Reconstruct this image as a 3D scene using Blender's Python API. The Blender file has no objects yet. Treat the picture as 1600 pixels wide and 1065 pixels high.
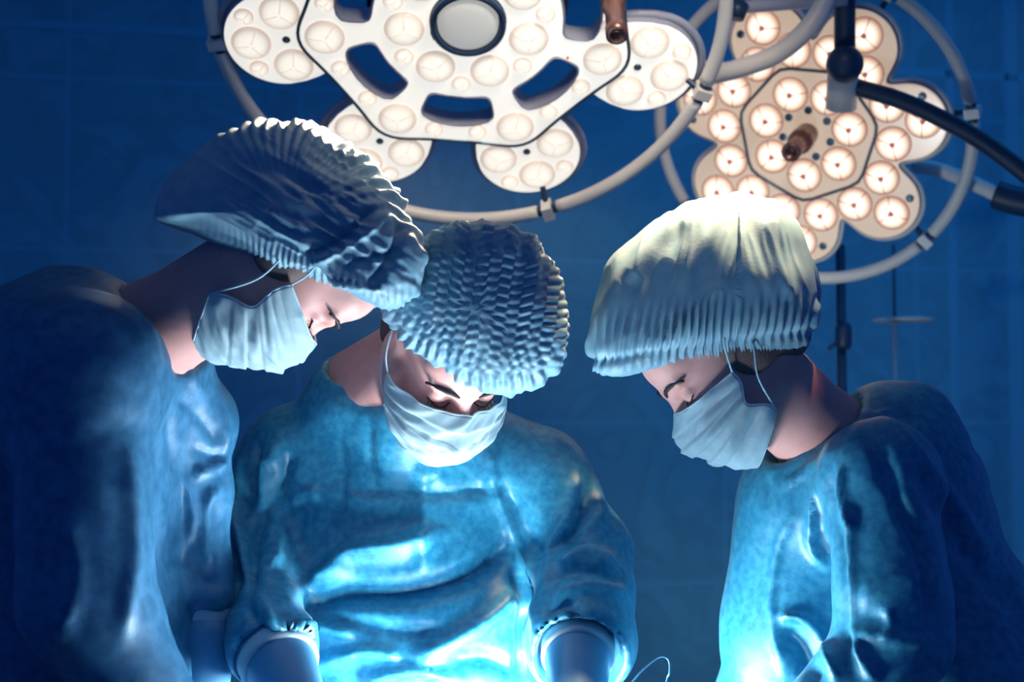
import bpy, math, random
import numpy as np
from mathutils import Matrix, Vector
sc = bpy.context.scene
col = sc.collection
R = math.radians
# ------------------------------------------------------------------ camera
FPX = 2222.2
PITCH = R(3.0)
CAM = np.array([0.0, 0.0, 1.35])
AX = np.array([1.0, 0, 0]); AD = np.array([0, math.cos(PITCH), math.sin(PITCH)]); AU = np.array([0, -math.sin(PITCH), math.cos(PITCH)])
cd = bpy.data.cameras.new('camera'); cam = bpy.data.objects.new('camera', cd); col.objects.link(cam)
cd.sensor_width = 36; cd.lens = 50; cd.clip_start = 0.05
cam.location = CAM; cam.rotation_euler = (math.pi/2 + PITCH, 0, 0)
cd.dof.use_dof = True; cd.dof.focus_distance = 1.93; cd.dof.aperture_fstop = 4.0
sc.camera = cam
sc.view_settings.view_transform = 'Standard'; sc.view_settings.look = 'None'
sc.view_settings.gamma = 1; sc.view_settings.exposure = 0; sc.view_settings.use_curve_mapping = False
# ------------------------------------------------------------------ world: the dim blue room light
w = bpy.data.worlds.new('world'); sc.world = w; w.use_nodes = True
w.node_tree.nodes['Background'].inputs[0].default_value = (0.016, 0.088, 0.40, 1)
_n = w.node_tree; _tc = _n.nodes.new('ShaderNodeTexCoord'); _sp = _n.nodes.new('ShaderNodeSeparateXYZ'); _mr = _n.nodes.new('ShaderNodeMapRange')
_n.links.new(_tc.outputs['Generated'], _sp.inputs[0]); _n.links.new(_sp.outputs['Y'], _mr.inputs['Value'])
_mr.inputs['From Min'].default_value = -1; _mr.inputs['From Max'].default_value = 0.8; _mr.inputs['To Min'].default_value = 0.42; _mr.inputs['To Max'].default_value = 1.0
_n.links.new(_mr.outputs['Result'], _n.nodes['Background'].inputs[1])   # the far side of the room is the brighter one

def W(px, py, d):
    """point at photo pixel and metres of depth"""
    return CAM + AX*((px-800)/FPX*d) + AU*((532.5-py)/FPX*d) + AD*d
def cam_dir(x, y, z):
    return AX*x + AU*y + AD*z
def to_px(P):
    q = P-CAM; d = q@AD
    return 800+FPX*(q@AX)/d, 532.5-FPX*(q@AU)/d, d

def lamp(name, kind, loc, energy, color, radius=0.1, target=None, angle=30, blend=0.5, parent=None):
    l = bpy.data.lights.new(name, kind); l.energy = energy; l.color = color
    if kind in ('POINT', 'SPOT'): l.shadow_soft_size = radius
    if kind == 'AREA': l.shape = 'DISK'; l.size = radius*2
    if kind == 'SPOT': l.spot_size = R(angle); l.spot_blend = blend
    o = bpy.data.objects.new(name, l); col.objects.link(o); o.location = loc
    if target is not None:
        o.rotation_euler = (Vector(target)-Vector(loc)).to_track_quat('-Z', 'Y').to_euler()
    return o
# unseen point lamps added above the drape, standing in for light bounced off it
lamp('field_fill', 'POINT', (0.0, 1.88, 0.85), 28, (0.80, 0.93, 1.0), 0.06)
lamp('field_fill', 'POINT', (0.03, 1.69, 0.85), 10, (0.80, 0.93, 1.0), 0.06)
# beams of the two surgical lamps
lamp('beam_large', 'SPOT', W(690, 120, 2.38), 700, (1.0, 0.76, 0.52), 0.16, W(465, 225, 1.80), 18, 0.5)
lamp('beam_small', 'SPOT', W(1225, 215, 2.78), 700, (1.0, 0.76, 0.52), 0.16, W(1150, 350, 1.9), 14, 0.6)
# spots added overhead with no lamp body, to warm the caps and the rails
lamp('cap_fill', 'SPOT', (0.44, 1.86, 2.45), 850, (1.0, 0.62, 0.34), 0.10, W(1115, 300, 1.88), 13, 0.45)
lamp('cap_fill', 'SPOT', (0.42, 1.62, 2.45), 90, (1.0, 0.76, 0.52), 0.10, W(560, 250, 1.80), 8, 0.8)
lamp('rail_fill', 'SPOT', (0.30, 1.55, 2.45), 48, (1.0, 0.84, 0.66), 0.15, W(900, 150, 2.6), 50, 0.5)
# unseen blue area lamps added to brighten the back wall, mostly on the right
lamp('wall_fill', 'AREA', (-0.3, 3.3, 2.9), 2.5, (0.02, 0.30, 1.0), 1.1, (-0.3, 4.8, 0.9))
lamp('wall_fill_right', 'AREA', (1.6, 3.3, 2.9), 11, (0.02, 0.35, 1.0), 0.9, (1.7, 4.6, 1.3))

# ------------------------------------------------------------------ materials
def mat(name, base=(0.5,)*3, rough=0.5, metal=0.0, spec=0.5, emit=None, estr=0.0, sheen=0.0, trans=0.0,
        noise=None, bump=None, sss=0.0, alpha=None, coat=0.0):
    m = bpy.data.materials.new(name); m.use_nodes = True; nt = m.node_tree; N = nt.nodes; L = nt.links
    b = N['Principled BSDF']
    b.inputs['Base Color'].default_value = (*base, 1); b.inputs['Roughness'].default_value = rough
    b.inputs['Metallic'].default_value = metal; b.inputs['Specular IOR Level'].default_value = spec
    if sheen: b.inputs['Sheen Weight'].default_value = sheen
    if coat: b.inputs['Coat Weight'].default_value = coat
    if sss:
        b.inputs['Subsurface Weight'].default_value = sss; b.inputs['Subsurface Radius'].default_value = (0.012, 0.004, 0.002)
        b.inputs['Subsurface Scale'].default_value = 1.0
    if emit: b.inputs['Emission Color'].default_value = (*emit, 1); b.inputs['Emission Strength'].default_value = estr
    tc = N.new('ShaderNodeTexCoord')
    if noise:
        sc_, c2, det = noise
        n = N.new('ShaderNodeTexNoise'); n.inputs['Scale'].default_value = sc_; n.inputs['Detail'].default_value = det
        L.new(tc.outputs['Object'], n.inputs['Vector'])
        r = N.new('ShaderNodeValToRGB'); r.color_ramp.elements[0].position = 0.35; r.color_ramp.elements[1].position = 0.65
        r.color_ramp.elements[0].color = (*base, 1); r.color_ramp.elements[1].color = (*c2, 1)
        L.new(n.outputs['Fac'], r.inputs['Fac']); L.new(r.outputs['Color'], b.inputs['Base Color'])
    if bump:
        s0, st, dist = bump
        n = N.new('ShaderNodeTexNoise'); n.inputs['Scale'].default_value = s0; n.inputs['Detail'].default_value = 4
        L.new(tc.outputs['Object'], n.inputs['Vector'])
        bp = N.new('ShaderNodeBump'); bp.inputs['Strength'].default_value = st; bp.inputs['Distance'].default_value = dist
        L.new(n.outputs['Fac'], bp.inputs['Height']); L.new(bp.outputs['Normal'], b.inputs['Normal'])
    if trans:
        t = N.new('ShaderNodeBsdfTranslucent'); mx = N.new('ShaderNodeMixShader'); mx.inputs[0].default_value = trans
        if noise: L.new(r.outputs['Color'], t.inputs[0])
        else: t.inputs[0].default_value = (*base, 1)
        L.new(b.outputs[0], mx.inputs[1]); L.new(t.outputs[0], mx.inputs[2])
        L.new(mx.outputs[0], N['Material Output'].inputs[0])
    return m
M = {}
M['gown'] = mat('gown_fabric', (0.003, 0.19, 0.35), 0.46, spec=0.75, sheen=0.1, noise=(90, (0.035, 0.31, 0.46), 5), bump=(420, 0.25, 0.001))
M['gown_shaded'] = mat('gown_shaded_fabric', (0.022, 0.13, 0.25), 0.5, spec=0.5, noise=(60, (0.05, 0.20, 0.36), 3), bump=(420, 0.2, 0.001))  # same cloth as the gown, darkened for the shade on the left figure
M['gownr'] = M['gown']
M['cap'] = mat('cap_fabric', (0.21, 0.41, 0.54), 0.5, spec=0.4, trans=0.15, noise=(45, (0.31, 0.50, 0.60), 4), bump=(300, 0.3, 0.001))
M['mask'] = mat('mask_fabric', (0.46, 0.62, 0.67), 0.6, spec=0.3, noise=(70, (0.54, 0.70, 0.75), 3), bump=(350, 0.15, 0.001), trans=0.25)
M['mask_edge'] = mat('mask_edge_fabric', (0.55, 0.72, 0.78), 0.6)
M['loop'] = mat('ear_loop_elastic', (0.5, 0.72, 0.8), 0.6)
M['skin'] = mat('skin', (0.84, 0.42, 0.36), 0.5, spec=0.3, noise=(30, (0.78, 0.36, 0.31), 3), sss=0.0, bump=(200, 0.1, 0.001))
M['hair'] = mat('hair', (0.02, 0.012, 0.012), 0.6)
M['glove'] = mat('glove_latex', (0.10, 0.30, 0.50), 0.35, spec=0.5, trans=0.1)
M['cuff'] = mat('knit_cuff', (0.45, 0.55, 0.62), 0.8, bump=(300, 0.4, 0.001))
M['paint'] = mat('lamp_cream_paint', (0.82, 0.78, 0.70), 0.38, spec=0.5)
M['housing'] = mat('lamp_grey_housing', (0.35, 0.38, 0.48), 0.35, spec=0.5)
M['dark'] = mat('dark_blue_plastic', (0.012, 0.04, 0.10), 0.45, spec=0.4)
M['seam'] = mat('seam_steel', (0.10, 0.16, 0.22), 0.3, metal=0.6)
M['chrome'] = mat('chrome', (0.75, 0.75, 0.78), 0.15, metal=1.0)
M['brown'] = mat('bronze_handle', (0.20, 0.10, 0.09), 0.3, metal=0.5)
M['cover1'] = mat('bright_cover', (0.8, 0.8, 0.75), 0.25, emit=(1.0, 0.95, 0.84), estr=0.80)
M['cover2'] = mat('warm_cover', (0.55, 0.46, 0.40), 0.22, spec=0.6, emit=(1.0, 0.74, 0.52), estr=0.45)  # weak glow added in place of lens light falling on the plate
M['glass'] = mat('centre_glass', (0.5, 0.52, 0.5), 0.1, emit=(0.86, 0.84, 0.76), estr=0.42)
M['spoke'] = mat('lens_spoke', (0.20, 0.05, 0.06), 0.5, emit=(0.7, 0.16, 0.10), estr=0.12)
M['ledcore'] = mat('led_core', (0.5, 0.12, 0.12), 0.4, emit=(0.9, 0.3, 0.25), estr=0.35)
M['spoke1'] = mat('pale_lens_spoke', (0.6, 0.5, 0.45), 0.4, emit=(0.9, 0.72, 0.6), estr=0.5)
M['red'] = mat('red_indicator', (0.8, 0.02, 0.02), 0.4, emit=(1, 0.03, 0.03), estr=1.2)
M['drape'] = mat('drape_fabric', (0.05, 0.22, 0.34), 0.7, bump=(60, 0.3, 0.004))
M['steel'] = mat('steel', (0.5, 0.52, 0.55), 0.3, metal=1.0)
M['rubber'] = mat('dark_clog', (0.03, 0.05, 0.1), 0.5)

def lens_mat(name, inner, mid, rim, s_in, s_mid, s_rim):
    """lit lens: hot centre and a warmer rim, the way the led reflector glows"""
    m = bpy.data.materials.new(name); m.use_nodes = True; nt = m.node_tree; N = nt.nodes; L = nt.links
    b = N['Principled BSDF']; b.inputs['Base Color'].default_value = (0.6, 0.55, 0.5, 1); b.inputs['Roughness'].default_value = 0.15
    a = N.new('ShaderNodeAttribute'); a.attribute_name = 'rad'
    r = N.new('ShaderNodeValToRGB'); e = r.color_ramp.elements
    e[0].position = 0.0; e[0].color = (*[c*s_in for c in inner], 1); e[1].position = 0.94; e[1].color = (*[c*s_rim for c in rim], 1)
    k = e.new(0.5); k.color = (*[c*s_in for c in inner], 1); k = e.new(0.76); k.color = (*[c*s_mid for c in mid], 1)
    L.new(a.outputs['Fac'], r.inputs['Fac']); L.new(r.outputs['Color'], b.inputs['Emission Color']); b.inputs['Emission Strength'].default_value = 1.0
    return m
M['lens2'] = lens_mat('warm_led_lens', (1.5, 1.25, 1.0), (1.0, 0.72, 0.5), (0.62, 0.30, 0.18), 1.0, 1.0, 0.8)
M['lens1'] = lens_mat('bright_led_lens', (1.05, 0.98, 0.85), (0.95, 0.86, 0.72), (0.62, 0.50, 0.40), 0.9, 0.86, 0.8)

# ------------------------------------------------------------------ mesh helpers
def link(name, me, parent=None, m=None, smooth=True):
    o = bpy.data.objects.new(name, me); col.objects.link(o)
    if parent is not None:
        o.parent = parent; o.matrix_parent_inverse = parent.matrix_world.inverted()
    if m is not None:
        for x in (m if isinstance(m, (list, tuple)) else [m]): me.materials.append(x)
    if smooth: me.polygons.foreach_set('use_smooth', [True]*len(me.polygons))
    me.update(); return o
def mesh_np(name, V, F, parent=None, m=None, smooth=True, mi=None):
    me = bpy.data.meshes.new(name); V = np.asarray(V, float)
    me.from_pydata(V.tolist(), [], F if isinstance(F, list) else F.tolist())
    o = link(name, me, parent, m, smooth)
    if mi is not None: me.polygons.foreach_set('material_index', mi)
    return o
def empty(name, loc, label, cat, group=None):
    o = bpy.data.objects.new(name, None); col.objects.link(o); o.location = loc; o.empty_display_size = 0.1
    o['label'] = label; o['category'] = cat
    if group: o['group'] = group
    bpy.context.view_layer.update(); return o
def tag(o, label=None, cat=None, group=None, kind=None):
    for k, v in (('label', label), ('category', cat), ('group', group), ('kind', kind)):
        if v: o[k] = v
    return o
class MB:
    """collects shapes into one mesh"""
    def __init__(s): s.V = []; s.F = []; s.mi = []
    def add(s, V, F, mi=0):
        n = len(s.V); s.V += [tuple(map(float, v)) for v in V]; s.F += [tuple(int(i)+n for i in f) for f in F]; s.mi += [mi]*len(F); return s
    def box(s, lo, hi, mi=0, Mx=None):
        V = [(x, y, z) for x in (lo[0], hi[0]) for y in (lo[1], hi[1]) for z in (lo[2], hi[2])]
        if Mx is not None: V = [tuple(Mx @ Vector(v)) for v in V]
        return s.add(V, [(0,1,3,2),(4,6,7,5),(0,4,5,1),(2,3,7,6),(0,2,6,4),(1,5,7,3)], mi)
    def tube(s, pts, rad, n=16, mi=0, closed=False, flat=1.0):
        P = np.array(pts, float); k = len(P); rad = np.broadcast_to(rad, (k,)).astype(float)
        T = np.roll(P, -1, 0)-np.roll(P, 1, 0) if closed else np.gradient(P, axis=0)
        T /= np.linalg.norm(T, axis=1)[:, None]+1e-12
        up = np.array([0.3, 0.1, 1.0]); u0 = np.cross(T[0], up)
        if np.linalg.norm(u0) < 1e-3: u0 = np.cross(T[0], [1, 0, 0])
        rings = []; u = u0/np.linalg.norm(u0)
        for i in range(k):
            u = u-T[i]*(u@T[i]); u /= np.linalg.norm(u); v = np.cross(T[i], u)
            a = np.arange(n)*2*np.pi/n
            rings.append(P[i]+rad[i]*(np.cos(a)[:, None]*u+flat*np.sin(a)[:, None]*v))
        V = np.concatenate(rings); F = []
        for i in range(k if closed else k-1):
            j = (i+1) % k
            for q in range(n): F.append((i*n+q, i*n+(q+1) % n, j*n+(q+1) % n, j*n+q))
        if not closed: F += [tuple(range(n))[::-1], tuple((k-1)*n+q for q in range(n))]
        return s.add(V, F, mi)
    def lathe(s, prof, n=32, mi=0, Mx=None):
        """profile (r, z) turned about z"""
        V = []; F = []; k = len(prof)
        for r, z in prof:
            for q in range(n):
                a = 2*math.pi*q/n; V.append((r*math.cos(a), r*math.sin(a), z))
        for i in range(k-1):
            for q in range(n): F.append((i*n+q, i*n+(q+1) % n, (i+1)*n+(q+1) % n, (i+1)*n+q))
        F += [tuple(range(n))[::-1], tuple((k-1)*n+q for q in range(n))]
        if Mx is not None: V = [tuple(Mx @ Vector(v)) for v in V]
        return s.add(V, F, mi)
    def build(s, name, m, parent=None, smooth=True):
        return mesh_np(name, s.V, s.F, parent, m, smooth, s.mi)
def local(o, parent):   # mesh already in the parent's own coordinates
    o.parent = parent; o.matrix_parent_inverse = Matrix.Identity(4); return o
def crv(pts, n=12):
    """catmull-rom through points"""
    P = np.array(pts, float); P = np.vstack([2*P[0]-P[1], P, 2*P[-1]-P[-2]]); out = []
    for i in range(1, len(P)-2):
        t = np.linspace(0, 1, n, endpoint=False)[:, None]; a, b, c, d = P[i-1:i+3]
        out.append(0.5*((2*b)+(c-a)*t+(2*a-5*b+4*c-d)*t**2+(3*b-a-3*c+d)*t**3))
    return np.vstack(out+[P[-2][None]])
def frame_to(a, b):
    """matrix whose z axis runs from a to b"""
    a = Vector(a); b = Vector(b); q = (b-a).to_track_quat('Z', 'Y'); return Matrix.Translation(a) @ q.to_matrix().to_4x4()

# ------------------------------------------------------------------ noise and signed distance tools
_rs = np.random.RandomState(7); _T = _rs.rand(32, 32, 32).astype(np.float32)*2-1
def vnoise(P):
    i = np.floor(P).astype(int); f = P-i; f = f*f*(3-2*f); i &= 31; j = (i+1) & 31
    x0, y0, z0 = i.T; x1, y1, z1 = j.T; fx, fy, fz = f.T
    l = lambda a, b, t: a+(b-a)*t
    return l(l(l(_T[x0,y0,z0], _T[x1,y0,z0], fx), l(_T[x0,y1,z0], _T[x1,y1,z0], fx), fy),
             l(l(_T[x0,y0,z1], _T[x1,y0,z1], fx), l(_T[x0,y1,z1], _T[x1,y1,z1], fx), fy), fz)
def ridged(P, oct=2):
    s = 0; a = 1.0
    for k in range(oct): s = s+a*(1-2*np.abs(vnoise(P*2**k+k*7.3))); a *= 0.45
    return s
class SDF:
    def __init__(s, lo, hi, h):
        s.lo = np.array(lo, float); s.h = h
        n = np.ceil((np.array(hi)-s.lo)/h).astype(int)+1
        s.g = [(s.lo[i]+h*np.arange(n[i])).astype(np.float32) for i in range(3)]
        s.f = np.full(tuple(n), 1.0, np.float32)
    def _reg(s, lo, hi, pad):
        sl = []
        for i in range(3):
            a = int(np.clip((lo[i]-pad-s.lo[i])//s.h, 0, len(s.g[i]))); b = int(np.clip((hi[i]+pad-s.lo[i])//s.h+2, 0, len(s.g[i])))
            if b <= a: return None, None
            sl.append(slice(a, b))
        G = (s.g[0][sl[0]][:, None, None], s.g[1][sl[1]][None, :, None], s.g[2][sl[2]][None, None, :])
        return tuple(sl), G
    def _comb(s, sl, d, k, sub):
        f = s.f[sl]
        if sub:
            d = -d; hh = np.clip(0.5-0.5*(f-d)/k, 0, 1); s.f[sl] = f*(1-hh)+d*hh+k*hh*(1-hh)
        else:
            hh = np.clip(0.5+0.5*(f-d)/k, 0, 1); s.f[sl] = f*(1-hh)+d*hh-k*hh*(1-hh)
    def cone(s, a, b, ra, rb=None, k=0.02, sub=False):
        rb = ra if rb is None else rb; a = np.array(a, float); b = np.array(b, float); rm = max(ra, rb)
        sl, G = s._reg(np.minimum(a, b)-rm, np.maximum(a, b)+rm, 0.05+k)
        if sl is None: return s
        ab = b-a; L2 = float(ab@ab)+1e-9
        q = [G[i]-np.float32(a[i]) for i in range(3)]
        t = np.clip((q[0]*ab[0]+q[1]*ab[1]+q[2]*ab[2])/L2, 0, 1).astype(np.float32)
        d = np.sqrt((q[0]-t*ab[0])**2+(q[1]-t*ab[1])**2+(q[2]-t*ab[2])**2)-(ra+(rb-ra)*t)
        s._comb(sl, d.astype(np.float32), k, sub); return s
    def ell(s, c, r, B=None, k=0.02, sub=False):
        c = np.array(c, float); r = np.array(r, float); rm = max(r)
        B = np.stack([AX, AD, AU]) if B is None else B     # rows: the ellipsoid's axes
        sl, G = s._reg(c-rm, c+rm, 0.05+k)
        if sl is None: return s
        q = [G[i]-np.float32(c[i]) for i in range(3)]
        v = [(q[0]*B[i][0]+q[1]*B[i][1]+q[2]*B[i][2]) for i in range(3)]
        k0 = np.sqrt(sum((v[i]/r[i])**2 for i in range(3))); k1 = np.sqrt(sum((v[i]/r[i]**2)**2 for i in range(3)))+1e-6
        s._comb(sl, (k0*(k0-1)/k1).astype(np.float32), k, sub); return s
    def cut(s, p, n):   # keep the side opposite to n
        p = np.array(p, float); n = np.array(n, float)
        d = (s.g[0][:, None, None]-p[0])*n[0]+(s.g[1][None, :, None]-p[1])*n[1]+(s.g[2][None, None, :]-p[2])*n[2]
        s.f = np.maximum(s.f, d.astype(np.float32)); return s
    def mesh(s):
        f = s.f; ins = f < 0; n = np.array(f.shape); C = n-1
        cs = [(i, j, k) for i in (0, 1) for j in (0, 1) for k in (0, 1)]
        cnt = sum(ins[i:i+C[0], j:j+C[1], k:k+C[2]].astype(np.int8) for i, j, k in cs)
        act = (cnt > 0) & (cnt < 8); idx = -np.ones(tuple(C), int); cell = np.argwhere(act); idx[act] = np.arange(len(cell))
        acc = np.zeros((len(cell), 3)); num = np.zeros(len(cell))
        val = {c: f[cell[:, 0]+c[0], cell[:, 1]+c[1], cell[:, 2]+c[2]].astype(float) for c in cs}
        for c in cs:
            for ax in range(3):
                if c[ax] == 0:
                    e = list(c); e[ax] = 1; a, b = val[c], val[tuple(e)]
                    m = (a < 0) != (b < 0); t = np.where(m, a/np.where(m, a-b, 1), 0)
                    p = np.tile(np.array(c, float), (len(cell), 1)); p[:, ax] += t
                    acc[m] += p[m]; num[m] += 1
        V = s.lo+s.h*(cell+acc/num[:, None]); F = []
        for ax in range(3):
            u, v = [(1, 2), (2, 0), (0, 1)][ax]
            sl0 = [slice(None)]*3; sl1 = [slice(None)]*3; sl0[ax] = slice(0, -1); sl1[ax] = slice(1, None)
            a, b = ins[tuple(sl0)], ins[tuple(sl1)]; ch = np.argwhere(a != b)
            ch = ch[(ch[:, u] > 0) & (ch[:, v] > 0) & (ch[:, u] < C[u]) & (ch[:, v] < C[v])]
            if not len(ch): continue
            def at(du, dv):
                q = ch.copy(); q[:, u] -= du; q[:, v] -= dv; return idx[q[:, 0], q[:, 1], q[:, 2]]
            Q = np.stack([at(0, 0), at(1, 0), at(1, 1), at(0, 1)], 1)
            fl = a[ch[:, 0], ch[:, 1], ch[:, 2]]; Q[~fl] = Q[~fl][:, ::-1]; F.append(Q)
        return V, np.concatenate(F)
def normals(V, F):
    n = np.cross(V[F[:, 2]]-V[F[:, 0]], V[F[:, 3]]-V[F[:, 1]]); N = np.zeros_like(V)
    for i in range(4): np.add.at(N, F[:, i], n)
    return N/(np.linalg.norm(N, axis=1)[:, None]+1e-12)
def smooth(V, F, it=2):
    for _ in range(it):
        A = np.zeros_like(V); c = np.zeros(len(V))
        for i in range(4):
            a, b = F[:, i], F[:, (i+1) % 4]; np.add.at(A, a, V[b]); np.add.at(A, b, V[a]); np.add.at(c, a, 1); np.add.at(c, b, 1)
        V = 0.5*V+0.5*A/np.maximum(c, 1)[:, None]
    return V
def seg_dist(px, py, pts):
    pts = crv(pts, 6)[:, :2]; best = np.full(px.shape, 1e9); tt = np.zeros(px.shape); side = np.zeros(px.shape); n = len(pts)-1
    for i in range(n):
        a, b = pts[i], pts[i+1]; ab = b-a; t = np.clip(((px-a[0])*ab[0]+(py-a[1])*ab[1])/(ab@ab+1e-9), 0, 1)
        dx, dy = px-a[0]-t*ab[0], py-a[1]-t*ab[1]; d = np.hypot(dx, dy); m = d < best
        best[m] = d[m]; tt[m] = (i+t[m])/n; side[m] = np.sign(ab[0]*dy[m]-ab[1]*dx[m])
    return best, tt, side
def strokes(V, N, S):
    """press or raise cloth folds along lines; (points, width px, height mm)"""
    px, py, d = to_px(V); wgt = np.clip(-(N@AD)*1.5+0.3, 0, 1); D = np.zeros(len(V))
    for st in S:
        pts, wd, h = st[:3]; q, t, side = seg_dist(px, py, pts)
        soft = np.where(side > 0, wd, wd*(st[3] if len(st) > 3 else 1.0))
        D += 1.35*h/1000*np.exp(-(q/soft)**2)*np.clip(np.minimum(t, 1-t)*6+0.15, 0, 1)
    return V+N*(D*wgt)[:, None]

# ------------------------------------------------------------------ room shell
def tiles_material(name, base, mort, w_, h_, off=0.0, offy=0.0):
    m = bpy.data.materials.new(name); m.use_nodes = True; nt = m.node_tree; N = nt.nodes; L = nt.links; b = N['Principled BSDF']
    tc = N.new('ShaderNodeTexCoord'); mp = N.new('ShaderNodeMapping'); L.new(tc.outputs['Object'], mp.inputs[0]); mp.inputs['Location'].default_value = (off, offy, 0)
    br = N.new('ShaderNodeTexBrick'); br.offset = 0.0; br.inputs['Scale'].default_value = 1.0
    br.inputs['Brick Width'].default_value = w_; br.inputs['Row Height'].default_value = h_; br.inputs['Mortar Size'].default_value = 0.009; br.inputs['Mortar Smooth'].default_value = 0.6
    L.new(mp.outputs[0], br.inputs['Vector'])
    n = N.new('ShaderNodeTexNoise'); n.inputs['Scale'].default_value = 3.2; n.inputs['Detail'].default_value = 5; n.inputs['Distortion'].default_value = 1.6; L.new(tc.outputs['Object'], n.inputs['Vector'])
    r = N.new('ShaderNodeValToRGB'); e = r.color_ramp.elements; e[0].position = 0.44; e[1].position = 0.6
    e[0].color = (*base, 1); e[1].color = (*[c*1.08 for c in base], 1); k = e.new(0.5); k.color = (*[c*0.9 for c in base], 1)
    L.new(n.outputs['Fac'], r.inputs['Fac']); L.new(r.outputs['Color'], br.inputs['Color1']); L.new(r.outputs['Color'], br.inputs['Color2']); br.inputs['Mortar'].default_value = (*mort, 1)
    L.new(br.outputs['Color'], b.inputs['Base Color']); b.inputs['Roughness'].default_value = 0.4
    return m
M['wall'] = tiles_material('wall_tiles', (0.12, 0.47, 0.62), (0.13, 0.54, 0.72), 0.72, 0.54, 1.42, -0.367)
M['floor'] = tiles_material('floor_tiles', (0.25, 0.3, 0.33), (0.15, 0.2, 0.22), 0.6, 0.6)
M['ceiling'] = mat('ceiling_paint', (0.5, 0.55, 0.6), 0.7)
def slab(name, size, mtx, m):
    me = bpy.data.meshes.new(name); x, y, z = size
    V = [(sx*x/2, sy*y/2, sz) for sx in (-1, 1) for sy in (-1, 1) for sz in (-z, 0)]
    me.from_pydata(V, [], [(0,1,3,2),(4,6,7,5),(0,4,5,1),(2,3,7,6),(0,2,6,4),(1,5,7,3)])
    o = link(name, me, None, m, False); o.matrix_world = mtx; o['kind'] = 'structure'; return o
M['trim'] = mat('trim_glaze', (0.13, 0.54, 0.74), 0.4)
WM = Matrix.Translation((0, 4.7, 1.5)) @ Matrix.Rotation(R(12), 4, 'Z')
slab('wall_back', (8, 3.0, 0.1), WM @ Matrix.Rotation(R(90), 4, 'X'), M['wall'])
for i, (lx, lz, sx, sz) in enumerate(((1.60, 0.0, 0.035, 3.0), (1.84, 0.0, 0.055, 3.0), (0.0, 1.07, 8.0, 0.028))):
    slab('trim_%d' % (i+1), (sx, sz, 0.008), WM @ Matrix.Translation((lx, -0.006, lz)) @ Matrix.Rotation(R(90), 4, 'X'), M['trim'])
slab('floor', (9, 9, 0.1), Matrix.Translation((0, 2.2, 0)), M['floor'])
slab('ceiling', (9, 6.2, 0.1), Matrix.Translation((0, 3.6, 3.0)) @ Matrix.Rotation(math.pi, 4, 'X'), M['ceiling'])
# ------------------------------------------------------------------ surgical lamps
def lamp_matrix(px, py, D, rx, ry, rz):
    Rm = Matrix.Rotation(ry, 3, 'Y') @ Matrix.Rotation(rx, 3, 'X') @ Matrix.Rotation(rz, 3, 'Z')   # in (right, up, depth)
    B = Matrix((tuple(AX), tuple(AU), tuple(AD))).transposed()
    return Matrix.Translation(W(px, py, D)) @ (B @ Rm).to_4x4()
def ang(k): return -math.pi/2+k*2*math.pi/7
def pol(r, t, z=0.0): return (r*math.cos(t), r*math.sin(t), z)
def plate_mesh(loops, depth, bev, z):
    """flat plate with holes, extruded and bevelled; front face towards -z"""
    cu = bpy.data.curves.new('tmp', 'CURVE'); cu.dimensions = '2D'; cu.fill_mode = 'BOTH'
    for lp in loops:
        s = cu.splines.new('POLY'); s.points.add(len(lp)-1); s.use_cyclic_u = True
        for i, p in enumerate(lp): s.points[i].co = (p[0], p[1], 0, 1)
    cu.extrude = depth/2; cu.bevel_depth = bev; cu.bevel_resolution = 2; cu.offset = -bev
    o = bpy.data.objects.new('tmp', cu); col.objects.link(o); bpy.context.view_layer.update()
    me = bpy.data.meshes.new_from_object(o.evaluated_get(bpy.context.evaluated_depsgraph_get()))
    bpy.data.objects.remove(o); me.transform(Matrix.Translation((0, 0, z+depth/2+bev))); me.materials.clear(); return me
def plate(name, loops, depth, bev, z, mats, parent):
    me = plate_mesh(loops, depth, bev, z); o = link(name, me, None, mats, False)
    me.polygons.foreach_set('material_index', [0 if abs(p.normal.z) > 0.9 and p.center.z < z+depth/2 else 1 for p in me.polygons])
    me.polygons.foreach_set('use_smooth', [False]*len(me.polygons))
    return local(o, parent)
def lens_mesh(name, r, mats, style):
    """domed disc with a radius attribute, a thin ring, three spokes and a core"""
    mb = MB(); n = 40; prof = [(0.0005, -0.010), (r*0.3, -0.0098), (r*0.55, -0.009), (r*0.75, -0.0075), (r*0.9, -0.005), (r*0.98, -0.002), (r, 0.0), (r, 0.002)]
    mb.lathe(prof, n, 0)
    t = [pol(r*1.01, a, -0.001) for a in np.linspace(0, 2*math.pi, 40, endpoint=False)]; mb.tube(t, 0.0009 if style == 2 else 0.0011, 6, 1, closed=True)
    for q in range(3):
        a = q*2*math.pi/3+0.5
        mb.tube([pol(r*f, a, z) for f, z in ((0.1, -0.0108), (0.5, -0.0102), (0.8, -0.0078), (0.99, -0.002))], 0.0009 if style == 2 else 0.0008, 6, 1)
    if style == 2: mb.lathe([(r*0.14, -0.013), (r*0.17, -0.009)], 16, 2)
    me = bpy.data.meshes.new(name); me.from_pydata(mb.V, [], mb.F)
    for m in mats: me.materials.append(m)
    me.polygons.foreach_set('material_index', mb.mi); me.polygons.foreach_set('use_smooth', [True]*len(mb.F))
    at = me.attributes.new('rad', 'FLOAT', 'POINT'); at.data.foreach_set('value', [min(1.0, math.hypot(v[0], v[1])/r) for v in mb.V])
    me.update(); return me
def put(name, me, parent, loc, rz=0.0):
    o = bpy.data.objects.new(name, me); col.objects.link(o); o.parent = parent; o.location = loc; o.rotation_euler = (0, 0, rz); return o
def circle(c, r, n=48): return [(c[0]+r*math.cos(2*math.pi*i/n), c[1]+r*math.sin(2*math.pi*i/n)) for i in range(n)]
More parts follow.
